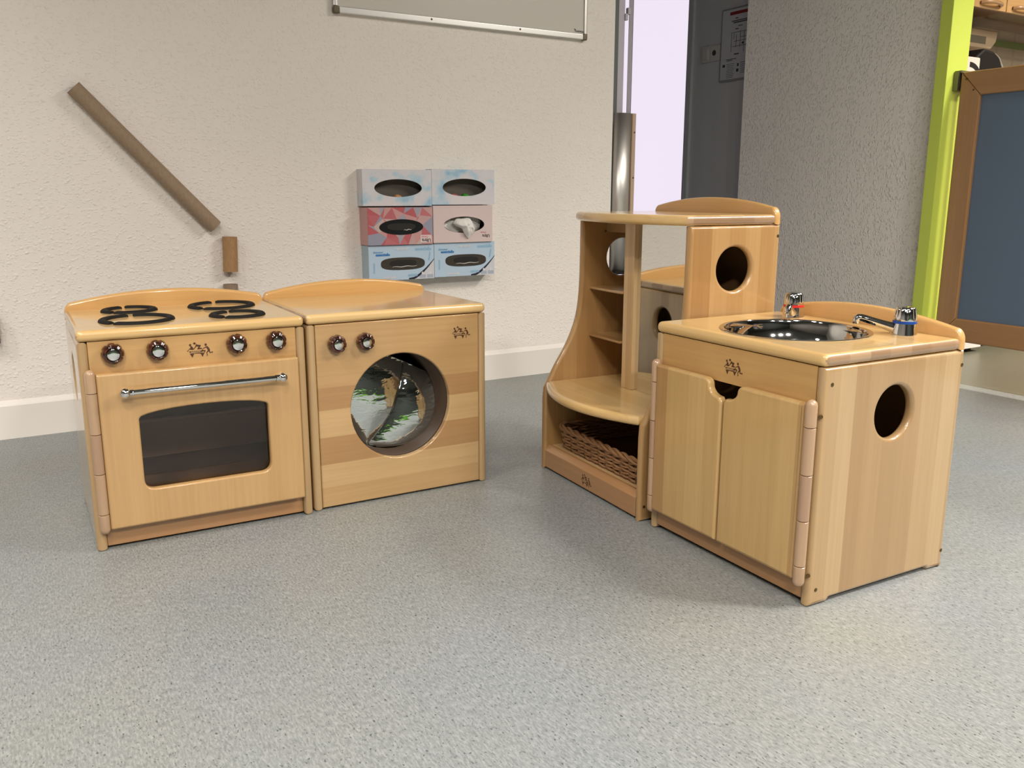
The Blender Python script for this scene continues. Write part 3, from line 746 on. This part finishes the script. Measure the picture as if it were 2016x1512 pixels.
def knob(parent, x, y, z, r=.0205, rot=0.0):
    k = lathe('knob', [(r * .82, 0), (r * .97, .002), (r, .006), (r * .97, .0115), (r * .86, .0165), (r * .66, .0190), (r * .60, .0185)], KNOB, parent, (x, y, z), (0, -1, 0), 96,
              lambda t, i: 1 - .085 * max(0, math.cos(8 * (t + rot))) ** 2 if 0 < i < 5 else 1)
    lathe('chrome_cap', [(r * .53, .0170), (r * .53, .0200), (r * .505, .0210), (r * .44, .0215), (r * .22, .0219), (0, .0220)], CHROME, k, (x, y, z), (0, -1, 0), 40)
    return k
def hinge_rod(parent, x, y, r, zs, nm='hinge_knuckle'):
    """turned wooden hinge in five knuckles; zs from bottom to top"""
    n = len(zs) - 1
    for i in range(n):
        a, b = zs[i] + .0005, zs[i + 1] - .0005
        pr = [(0, a), (r * .9, a), (r, a + .0008), (r, b - .0008), (r * .9, b), (0, b)]
        if i == 0: pr = [(0, a), (r * .5, a + r * .13), (r * .87, a + r * .5), (r, a + r), (r, b - .0008), (r * .9, b), (0, b)]
        if i == n - 1: pr = [(0, a), (r * .9, a), (r, a + .0008), (r, b - r), (r * .87, b - r * .5), (r * .5, b - r * .13), (0, b)]
        lathe(nm, pr, DOWEL2 if i == 2 else DOWEL, parent, (x, y, 0), (0, 0, 1), 24)

# ---------------- stove
st = carcass('toy_stove', 'wooden toy stove with four black burner rings and a windowed oven door', 'toy stove', (.3322, 1.7262, 0), -1.46)
slab_top('hob_top', [rounded([(-hw, -.002), (hw, -.002), (hw, D - T - .0005), (-hw, D - T - .0005)], [.012, .012, .0, .0])], H + .0006, st)
box('control_panel', (-hw + T, .004, .330), (hw - T, .018, H), RAIL, st)
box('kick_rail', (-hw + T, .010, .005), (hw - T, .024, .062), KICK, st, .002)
door = panel('oven_door', [rounded([(-.1835, .0440), (.1905, .0440), (.1905, .3440), (-.1835, .3440)], .004),
     rounded([(-.1168, .1135), (.1240, .1135), (.1240, .2535)] + [(.0036 + .1204 * math.cos(R(a)) , .2535 + .0155 * math.sin(R(a))) for a in range(15, 180, 15)] + [(-.1168, .2535)], [.020, .020, .010] + [0] * 11 + [.010])],
     .0165, .004, 'xz', -.0135, PLY, st)
def smoked():
    m, nt, b = newmat('smoked_acrylic'); out = nt.nodes['Material Output']
    tr = nt.nodes.new('ShaderNodeBsdfTransparent'); tr.inputs[0].default_value = (.80, .73, .68, 1)
    gl = nt.nodes.new('ShaderNodeBsdfGlossy'); gl.inputs['Roughness'].default_value = .04; gl.inputs[0].default_value = (1, 1, 1, 1)
    fr = nt.nodes.new('ShaderNodeFresnel'); fr.inputs[0].default_value = 1.49
    mx = nt.nodes.new('ShaderNodeMixShader'); nt.links.new(fr.outputs[0], mx.inputs[0]); nt.links.new(tr.outputs[0], mx.inputs[1]); nt.links.new(gl.outputs[0], mx.inputs[2])
    nt.links.new(mx.outputs[0], out.inputs[0]); return m
box('window_pane', (-.125, .0032, .105), (.132, .0060, .278), smoked(), door)
bm = bmesh.new(); yb, zb = -.032, .3093
add_tube(bm, [(-.132, yb, zb), (.146, yb, zb)], .0056, 16)
hd = bm_obj('handle', bm, CHROME, door)
for x in (-.1383, .1518):
    bm = bmesh.new(); bmesh.ops.create_uvsphere(bm, u_segments=24, v_segments=14, radius=.0098)
    for v in bm.verts: v.co += Vector((x, yb, zb))
    add_lathe(bm, [(.0066, -.004), (.0066, .004), (.0075, .006), (.0075, .010)], (x - math.copysign(.010, x), yb, zb), (math.copysign(1, x), 0, 0), 20)
    add_tube(bm, [(x, yb + .006, zb), (x, -.0130, zb)], .0050, 14)
    bm_obj('handle_end', bm, CHROME, hd)
hinge_rod(st, -.1930, -.0085, .0094, [.0365, .076, .1553, .2319, .3096, .3543])
for x in (-.1505, -.073, .073, .1505): knob(st, x, .004, .3790, rot=random.random())
maker_mark(st, .0040, .3728, .004)
box('oven_back', (-hw + T + .001, .285, .092), (hw - T - .001, .297, .172), simple('oven_back_board', (.60, .50, .41), .35), st, .002)
box('oven_lit_edge', (-hw + T + .001, .283, .1722), (hw - T - .001, .297, .1785), simple('oven_lit_edge', (.80, .72, .62), .4), st, .001)  # pale strip paints the lit top edge of the back board
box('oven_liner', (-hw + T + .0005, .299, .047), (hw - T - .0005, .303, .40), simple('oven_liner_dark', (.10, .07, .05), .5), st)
def burner(x, y, ro, g1):
    wd = .0155; bm = bmesh.new(); z0 = H + SL + .0002
    for a0, a1 in ((100 + g1, 218 + g1), (227 + g1, 326 + g1), (332 + g1, 450 + g1)):
        n = 26; rings = []
        for k in range(n + 1):
            a = R(a0 + (a1 - a0) * k / n); e = min(1.0, math.sin(math.pi * (k + .35) / (n + .7)) * 3.2 + .35)
            ring = []
            for (dr, dz) in ((0, 0), (.0012, .0036), (.004, .0058), (wd - .004, .0058), (wd - .0012, .0036), (wd, 0)):
                rr = ro - dr; ring.append(bm.verts.new((x + rr * math.cos(a), y + rr * math.sin(a), z0 + dz * (1 if 0 < k < n else .8))))
            rings.append(ring)
        for p_, q_ in zip(rings, rings[1:]):
            for i in range(6): bm.faces.new((p_[i], p_[(i + 1) % 6], q_[(i + 1) % 6], q_[i]))
        bm.faces.new(rings[0]); bm.faces.new(rings[-1][::-1])
    return bm_obj('burner_ring', bm, BLACK, st, angle=40)
burner(-.0925, .104, .0705, 0); burner(-.0890, .262, .0565, 4); burner(.0980, .248, .0715, 0); burner(.0955, .082, .0560, 6)

# ---------------- washing machine
wm = carcass('toy_washing_machine', 'wooden toy washing machine with a round porthole and two brown knobs', 'toy washing machine', (.7574, 1.7267, 0), -.69)
slab_top('worktop', [rounded([(-hw, -.002), (hw, -.002), (hw, D - T - .0005), (-hw, D - T - .0005)], [.012, .012, .0, .0])], H + .0006, wm)
panel('front_panel', [[(-hw + T, .004), (hw - T, .004), (hw - T, H - .0005), (-hw + T, H - .0005)], circle(-.002, .2095, .1175, 72)], .016, .0035, 'xz', .0015, FRONT, wm)
for x in (-.147, -.0845): knob(wm, x, .0015, .3605, .0200, rot=random.random())
maker_mark(wm, .1468, .3615, .0015, .97)
bm = bmesh.new(); ccx, ccz = -.002, .2095
add_lathe(bm, [(.1185, .0), (.1185, .21), (0, .212)], (ccx, .0176, ccz), (0, 1, 0), 72)
dr = bm_obj('drum', bm, DRUM, wm)
dr.modifiers.new('thick', 'SOLIDIFY').thickness = .002
def mirror_mat(name, c=(.78, .80, .79), bump=.35, scale=34):
    m, nt, b = newmat(name); b.inputs['Metallic'].default_value = 1; b.inputs['Base Color'].default_value = (*c, 1); b.inputs['Roughness'].default_value = .03
    if bump:
        n = nt.nodes.new('ShaderNodeTexNoise'); n.inputs['Scale'].default_value = scale; n.inputs['Detail'].default_value = 1.5; n.inputs['Distortion'].default_value = 1.2
        nt.links.new(mapping(nt, (1, 1, 1)), n.inputs['Vector'])
        bp = nt.nodes.new('ShaderNodeBump'); bp.inputs['Strength'].default_value = bump; bp.inputs['Distance'].default_value = .004
        nt.links.new(n.outputs[0], bp.inputs['Height']); nt.links.new(bp.outputs[0], b.inputs['Normal'])
    return m
WAVY = mirror_mat('wavy_mirror_foil', (.66, .70, .685), 0)
nt = WAVY.node_tree; b_ = nt.nodes['Principled BSDF']
nz_a = nt.nodes.new('ShaderNodeTexNoise'); nz_a.inputs['Scale'].default_value = 1; nz_a.inputs['Detail'].default_value = 2; nz_a.inputs['Distortion'].default_value = .8
nt.links.new(mapping(nt, (26, 26, 60), rot=(0, R(25), 0)), nz_a.inputs['Vector'])
bp_ = nt.nodes.new('ShaderNodeBump'); bp_.inputs['Strength'].default_value = .20; bp_.inputs['Distance'].default_value = .004
nt.links.new(nz_a.outputs[0], bp_.inputs['Height']); nt.links.new(bp_.outputs[0], b_.inputs['Normal'])
# two bowed sheets of mirror foil standing in the drum, leaning back towards the top
def foil(side):
    bm = bmesh.new(); n = 36; grid = {}
    def seam(z): return .018 + .045 * max(-1, min(1, (z - ccz) / .11)) - .035 * max(0, (ccz - .02 - z) / .09) ** 1.5
    for i in range(n + 1):
        for j in range(n + 1):
            z = ccz - .112 + .215 * j / n
            s_ = seam(z); half = math.sqrt(max(.1165 ** 2 - (z - ccz) ** 2, 1e-9))
            xl, xr = (ccx - half, max(ccx - half, min(s_, ccx + half))) if side < 0 else (min(ccx + half, max(s_, ccx - half)), ccx + half)
            x = xl + (xr - xl) * i / n
            top = .302 - .50 * (x - ccx - .02)        # cut on a slant, high on the left
            if z > top: z = top
            v = max(0.0, min(1.2, ((z - ccz) * .88 + (x - ccx) * .47 + .112) / .224))
            u = (i / n - .5)
            y = .078 + .052 * v ** 3.2 - .21 * (x - ccx) * (1 - .25 * v) - .006 * (1 - 4 * u * u)
            grid[i, j] = bm.verts.new((x, y, z))
    for i in range(n):
        for j in range(n):
            try: bm.faces.new((grid[i, j], grid[i + 1, j], grid[i + 1, j + 1], grid[i, j + 1]))
            except ValueError: pass
    bmesh.ops.remove_doubles(bm, verts=bm.verts, dist=1e-5)
    o = bm_obj('mirror_foil', bm, WAVY, wm, angle=180)
    o.modifiers.new('thick', 'SOLIDIFY').thickness = .001
    return o
foil(-1); foil(1)
tube('cord', [(.075, .172, .268), (.060, .165, .285), (.058, .150, .300), (.070, .135, .309), (.085, .12, .312)], .0013, BLACK, wm, 6)

# ---------------- sink unit
sk = carcass('toy_sink_unit', 'wooden toy sink unit with a steel basin, two taps and double doors', 'toy sink', (1.1065, 1.0912, 0), -91.97)
BCX, BCY, BR = .002, .150, .1345
slab_top('worktop', [rounded([(-hw, -.002), (hw, -.002), (hw, D - T - .0005), (-hw, D - T - .0005)], [.012, .012, .0, .0]), circle(BCX, BCY, BR - .008, 72)], H + .0006, sk)
zt = H + SL + .0008
bm = bmesh.new()
pr = [(BR, 0.0), (BR - .0005, .0016), (BR - .004, .0022), (BR - .0085, .0012), (BR - .0105, -.002)]
for k in range(1, 15):
    a = math.pi / 2 * k / 14; pr.append(((BR - .0105) * math.cos(a * .96) ** .75 if k < 14 else 0, -.002 - .088 * math.sin(a) ** 1.15))
add_lathe(bm, pr, (BCX, BCY, zt), (0, 0, 1), 96)
bo = bm_obj('basin', bm, STEEL, sk)
bo.modifiers.new('thick', 'SOLIDIFY').thickness = .0012
box('top_rail', (-hw + T, .003, .338), (hw - T, .018, H), RAIL, sk)
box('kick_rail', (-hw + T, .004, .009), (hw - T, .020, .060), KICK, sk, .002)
def sdoor(sgn, x_out, x_in, handed):
    # top inner corner swept away by an S-curve so both doors leave a finger hole
    zt_, zb_ = .3440, .0450
    cur = []
    X0, X1, zlo = x_in + sgn * .047, x_in, .3105
    for k in range(13):
        a = k / 12
        if a < .35: q = a / .35; cur.append((X0 - sgn * .014 * math.sin(q * math.pi / 2), zt_ - .012 * (1 - math.cos(q * math.pi / 2))))
        else:
            q = (a - .35) / .65; th = q * math.pi / 2
            cur.append((X0 - sgn * .014 - sgn * .027 * (1 - math.cos(th)), zt_ - .012 - (.0175) * math.sin(th)))
    loop = [(x_out, zb_), (x_in, zb_), (x_in, zlo - .008)]
    loop += [(x_in + sgn * .0012, zlo - .002), (x_in + sgn * .005, zlo + .0012)] + cur[::-1] + [(x_out, zt_)]
    loop = rounded(loop, [.004, .004] + [0] * (len(loop) - 3) + [.004])
    return panel('door', [loop], .0165, .0052, 'xz', -.0160, DOORV, sk)
sdoor(-1, -.1880, -.0018, 0); sdoor(1, .1865, .0022, 1)
hinge_rod(sk, .1980, -.0125, .0096, [.0365, .0735, .1515, .229, .3075, .3535])
hinge_rod(sk, -.1945, -.0085, .0094, [.0365, .0735, .1515, .229, .3075, .3535])
maker_mark(sk, .0040, .3685, .003, .97)
for y, z in ((.0170, .3755), (.3400, .3770), (.0170, .0285), (.3395, .0320)): screw(sk, hw, y, z, (1, 0, 0))
for z in (.3255, .0570): screw(sk, hw - .0015, -.0015, z, (1, -.6, 0))
REDP = simple('red_plastic', (.55, .02, .015), .3); BLUP = simple('blue_plastic', (.010, .06, .30), .3)
def tap(x, y, ring_mat, ang):
    z = H + SL + .0006
    tp = lathe('tap', [(.0218, 0), (.0216, .003), (.0196, .016), (.0190, .0205), (.012, .0205), (0, .0205)], CHROME, sk, (x, y, z), (0, 0, 1), 40)
    rg_ = lathe('colour_ring', [(.0198, .0200), (.0204, .0205), (.0200, .0245), (.0192, .0250), (.012, .0250)], ring_mat, tp, (x, y, z), (0, 0, 1), 40)
    lathe('tap_knob', [(.0192, .0252), (.0194, .0270), (.0190, .033), (.0172, .0450), (.0150, .0478), (.0120, .0470), (.0110, .0488), (.006, .0500), (0, .0503)], CHROME, tp, (x, y, z), (0, 0, 1), 80,
          lambda t, i: 1 - .075 * max(0, math.cos(8 * t)) ** 2 if 1 < i < 5 else 1)
    dx, dy = math.cos(R(ang)), math.sin(R(ang))
    P_ = lambda s, dz: (x + dx * s, y + dy * s, z + dz)
    bm = bmesh.new()
    add_tube(bm, [P_(.006, .0075), P_(.018, .0112), P_(.034, .0160), P_(.050, .0208), P_(.066, .0256), P_(.072, .0272), P_(.0765, .0272), P_(.0792, .0250), P_(.0800, .0210), P_(.0800, .0165)],
             [.0100, .0092, .0076, .0068, .0066, .0066, .0068, .0069, .0069, .0066], 18)
    bm_obj('spout', bm, CHROME, tp)
    return tp
tap(-.128, .283, REDP, -54); tap(.132, .281, BLUP, -135)

# ---------------- tall play shelf
TW, TD, TH, TF = .427, .338, .605, .100
th_ = TW / 2
ts_ = thing('toy_shelf_unit', 'tall wooden play shelf unit with a mirror, curved sides and open basket bay', 'toy shelf', (1.122, 1.5383, 0), R(-94.19))
prof = [(0, 0), (.004, .185), (.006, .205), (.014, .226), (.030, .256), (.058, .300), (.078, .340), (.091, .380), (.098, .430), (.1005, .500), (.1005, TH)]
fr_ = [(0, 0)] + [(p[0] - (.004 if .18 < p[1] < .21 else 0), p[1]) for p in prof[1:]]
def crom(pts, n=4):
    out = []
    for i in range(len(pts) - 1):
        p0, p1, p2, p3 = [Vector(pts[max(0, min(len(pts) - 1, k))]) for k in (i - 1, i, i + 1, i + 2)]
        for k in range(n):
            t = k / n; out.append(tuple(.5 * ((2 * p1) + (p2 - p0) * t + (2 * p0 - 5 * p1 + 4 * p2 - p3) * t * t + (3 * p1 - p0 - 3 * p2 + p3) * t ** 3)))
    out.append(pts[-1]); return out
fr2 = [(0, 0), (.0, .180)] + crom(fr_[2:], 4)
tl = [fr2 + [(TD, TH), (TD, 0), (.292, 0), (.286, .006), (.052, .006), (.046, 0)], circle(.219, .516, .0455, 56)]
panel('side_panel', tl, T, .0078, 'yz', -th_, SIDE_T, ts_)
panel('side_panel', tl, T, .0078, 'yz', th_ - T, SIDE_T, ts_)
def bowed(x0, x1, y_end, sag, y_back, n=24):
    return [(x1, y_back), (x0, y_back)] + [(x0 + (x1 - x0) * k / n, y_end - sag * (1 - (2 * k / n - 1) ** 2)) for k in range(n + 1)]
o = panel('top_board', [bowed(-th_ - .001, th_ + .001, TF - .008, .048, TD - T - .0005)], SL, .0088, 'xy', TH + .0005, [TOP, ENDG], ts_)
for p in o.data.polygons:
    if abs(p.normal.x) > .8: p.material_index = 1
backboard(ts_, TW, TH + .0005, TD - T, .0225, .033)
panel('counter_board', [bowed(-th_ + T + .0003, th_ - T - .0003, .004, .056, TD - T - .0005)], SL, .0088, 'xy', .2010, TOP, ts_)
box('bottom_board', (-th_ + T, .012, .048), (th_ - T, TD - T - .0005, .058), wood('shelf_base', None, 'x', stops=[(0, (.60, .40, .19)), (1, (.66, .45, .22))]), ts_)
bm = panel_bm([[(.002, .006), (.018, .006), (.018, .0605), (.012, .0605), (.010, .055), (.004, .050), (.002, .047)]], TW - 2 * T - .0006, .0008, 'yz', -th_ + T + .0003)
bm_obj('kick_rail', bm, KICK, ts_, wn=True)
maker_mark(ts_, .0000, .0255, .002, .93)
box('centre_post', (-.058, .129, .2222), (-.018, .150, TH), wood('beech_post', 'x', 'z', .02, stops=[(0, (.56, .355, .165)), (1, (.66, .46, .23))], seed=1), ts_, .0015)
box('divider', (-.058, .150, .2222), (-.040, TD - T - .001, TH), SIDE_T, ts_)
box('mirror', (-.018, .139, .2222), (th_ - T, .1405, TH - .001), mirror_mat('mirror_glass', (.80, .81, .78), 0), ts_)
box('mirror_back', (-.040, .151, .2222), (th_ - T, .158, TH - .001), DARKIN, ts_)
box('back_panel', (-th_ + T, TD - T, .012), (th_ - T, TD - T + .008, TH - .001), INSIDE, ts_)
for z in (.441, .3250): box('small_shelf', (-th_ + T, .122, z), (-.0585, TD - T - .001, z + .0065), SIDE_T, ts_, .0025)
box('top_batten', (-th_ + T, .170, .578), (-.058, .188, TH - .0005), INSIDE, ts_)
for y, z in ((.3310, .5815), (.0110, .0320)): screw(ts_, th_, y, z, (1, 0, 0))
screw(ts_, -th_ + T, .165, .580, (1, 0, 0))

# ---------------- wicker basket in the bay
WICK = cardmat('wicker', (.27, .135, .055)); WICKD = cardmat('wicker_dark', (.12, .06, .028))
bk = thing('wicker_basket', 'brown wicker tray basket in the lower bay of the play shelf unit', 'basket', (1.122, 1.5383, .058), R(-94.19))
bx, by0, by1, bh = .172, .030, .300, .054
def rim_path(inset, n=220):
    lp = rounded([(-bx + inset, by0 + inset), (bx - inset, by0 + inset), (bx - inset, by1 - inset), (-bx + inset, by1 - inset)], .022, 8)
    seg = [(Vector(lp[i]), Vector(lp[(i + 1) % len(lp)])) for i in range(len(lp))]; L = sum((b - a).length for a, b in seg)
    out = []; step = L / n; acc = 0; i = 0; pos = 0
    for k in range(n):
        target = k * step
        while acc + (seg[i][1] - seg[i][0]).length < target: acc += (seg[i][1] - seg[i][0]).length; i += 1
        a, b = seg[i]; d = (b - a).normalized(); p = a + d * (target - acc); out.append((p, Vector((d.y, -d.x)), target))
    return out, L
bm = bmesh.new(); nst = 38
for row in range(6):
    z = .006 + row * .0076; path, L = rim_path(.006 - row * .0009)
    for ph in (0, 1):
        pts = [(p.x + nrm.x * .0044 * math.sin(math.pi * nst * s_ / L + math.pi * (row + ph)), p.y + nrm.y * .0044 * math.sin(math.pi * nst * s_ / L + math.pi * (row + ph)), z + .0016 * math.cos(math.pi * nst * s_ / L + math.pi * ph) + ph * .0012) for p, nrm, s_ in path]
        add_tube(bm, pts, .0031, 6, True)
bm_obj('weave', bm, WICK, bk)
bm = bmesh.new(); path, L = rim_path(-.001, 300)
for ph in range(3):
    a = 2 * math.pi * ph / 3
    pts = [(p.x + nrm.x * .0042 * math.sin(2 * math.pi * 12 * s_ / L + a), p.y + nrm.y * .0042 * math.sin(2 * math.pi * 12 * s_ / L + a), bh - .001 + .0048 * math.cos(2 * math.pi * 12 * s_ / L + a)) for p, nrm, s_ in path]
    add_tube(bm, pts, .0038, 6, True)
bm_obj('braided_rim', bm, WICK, bk)
bm = bmesh.new(); path, L = rim_path(.004, 56)
for p, nrm, s_ in path: add_tube(bm, [(p.x, p.y, .002), (p.x + nrm.x * .004, p.y + nrm.y * .004, bh - .002)], .0022, 6)
bm_obj('stakes', bm, WICKD, bk)
box('base', (-bx + .006, by0 + .006, .0005), (bx - .006, by1 - .006, .004), WICKD, bk)
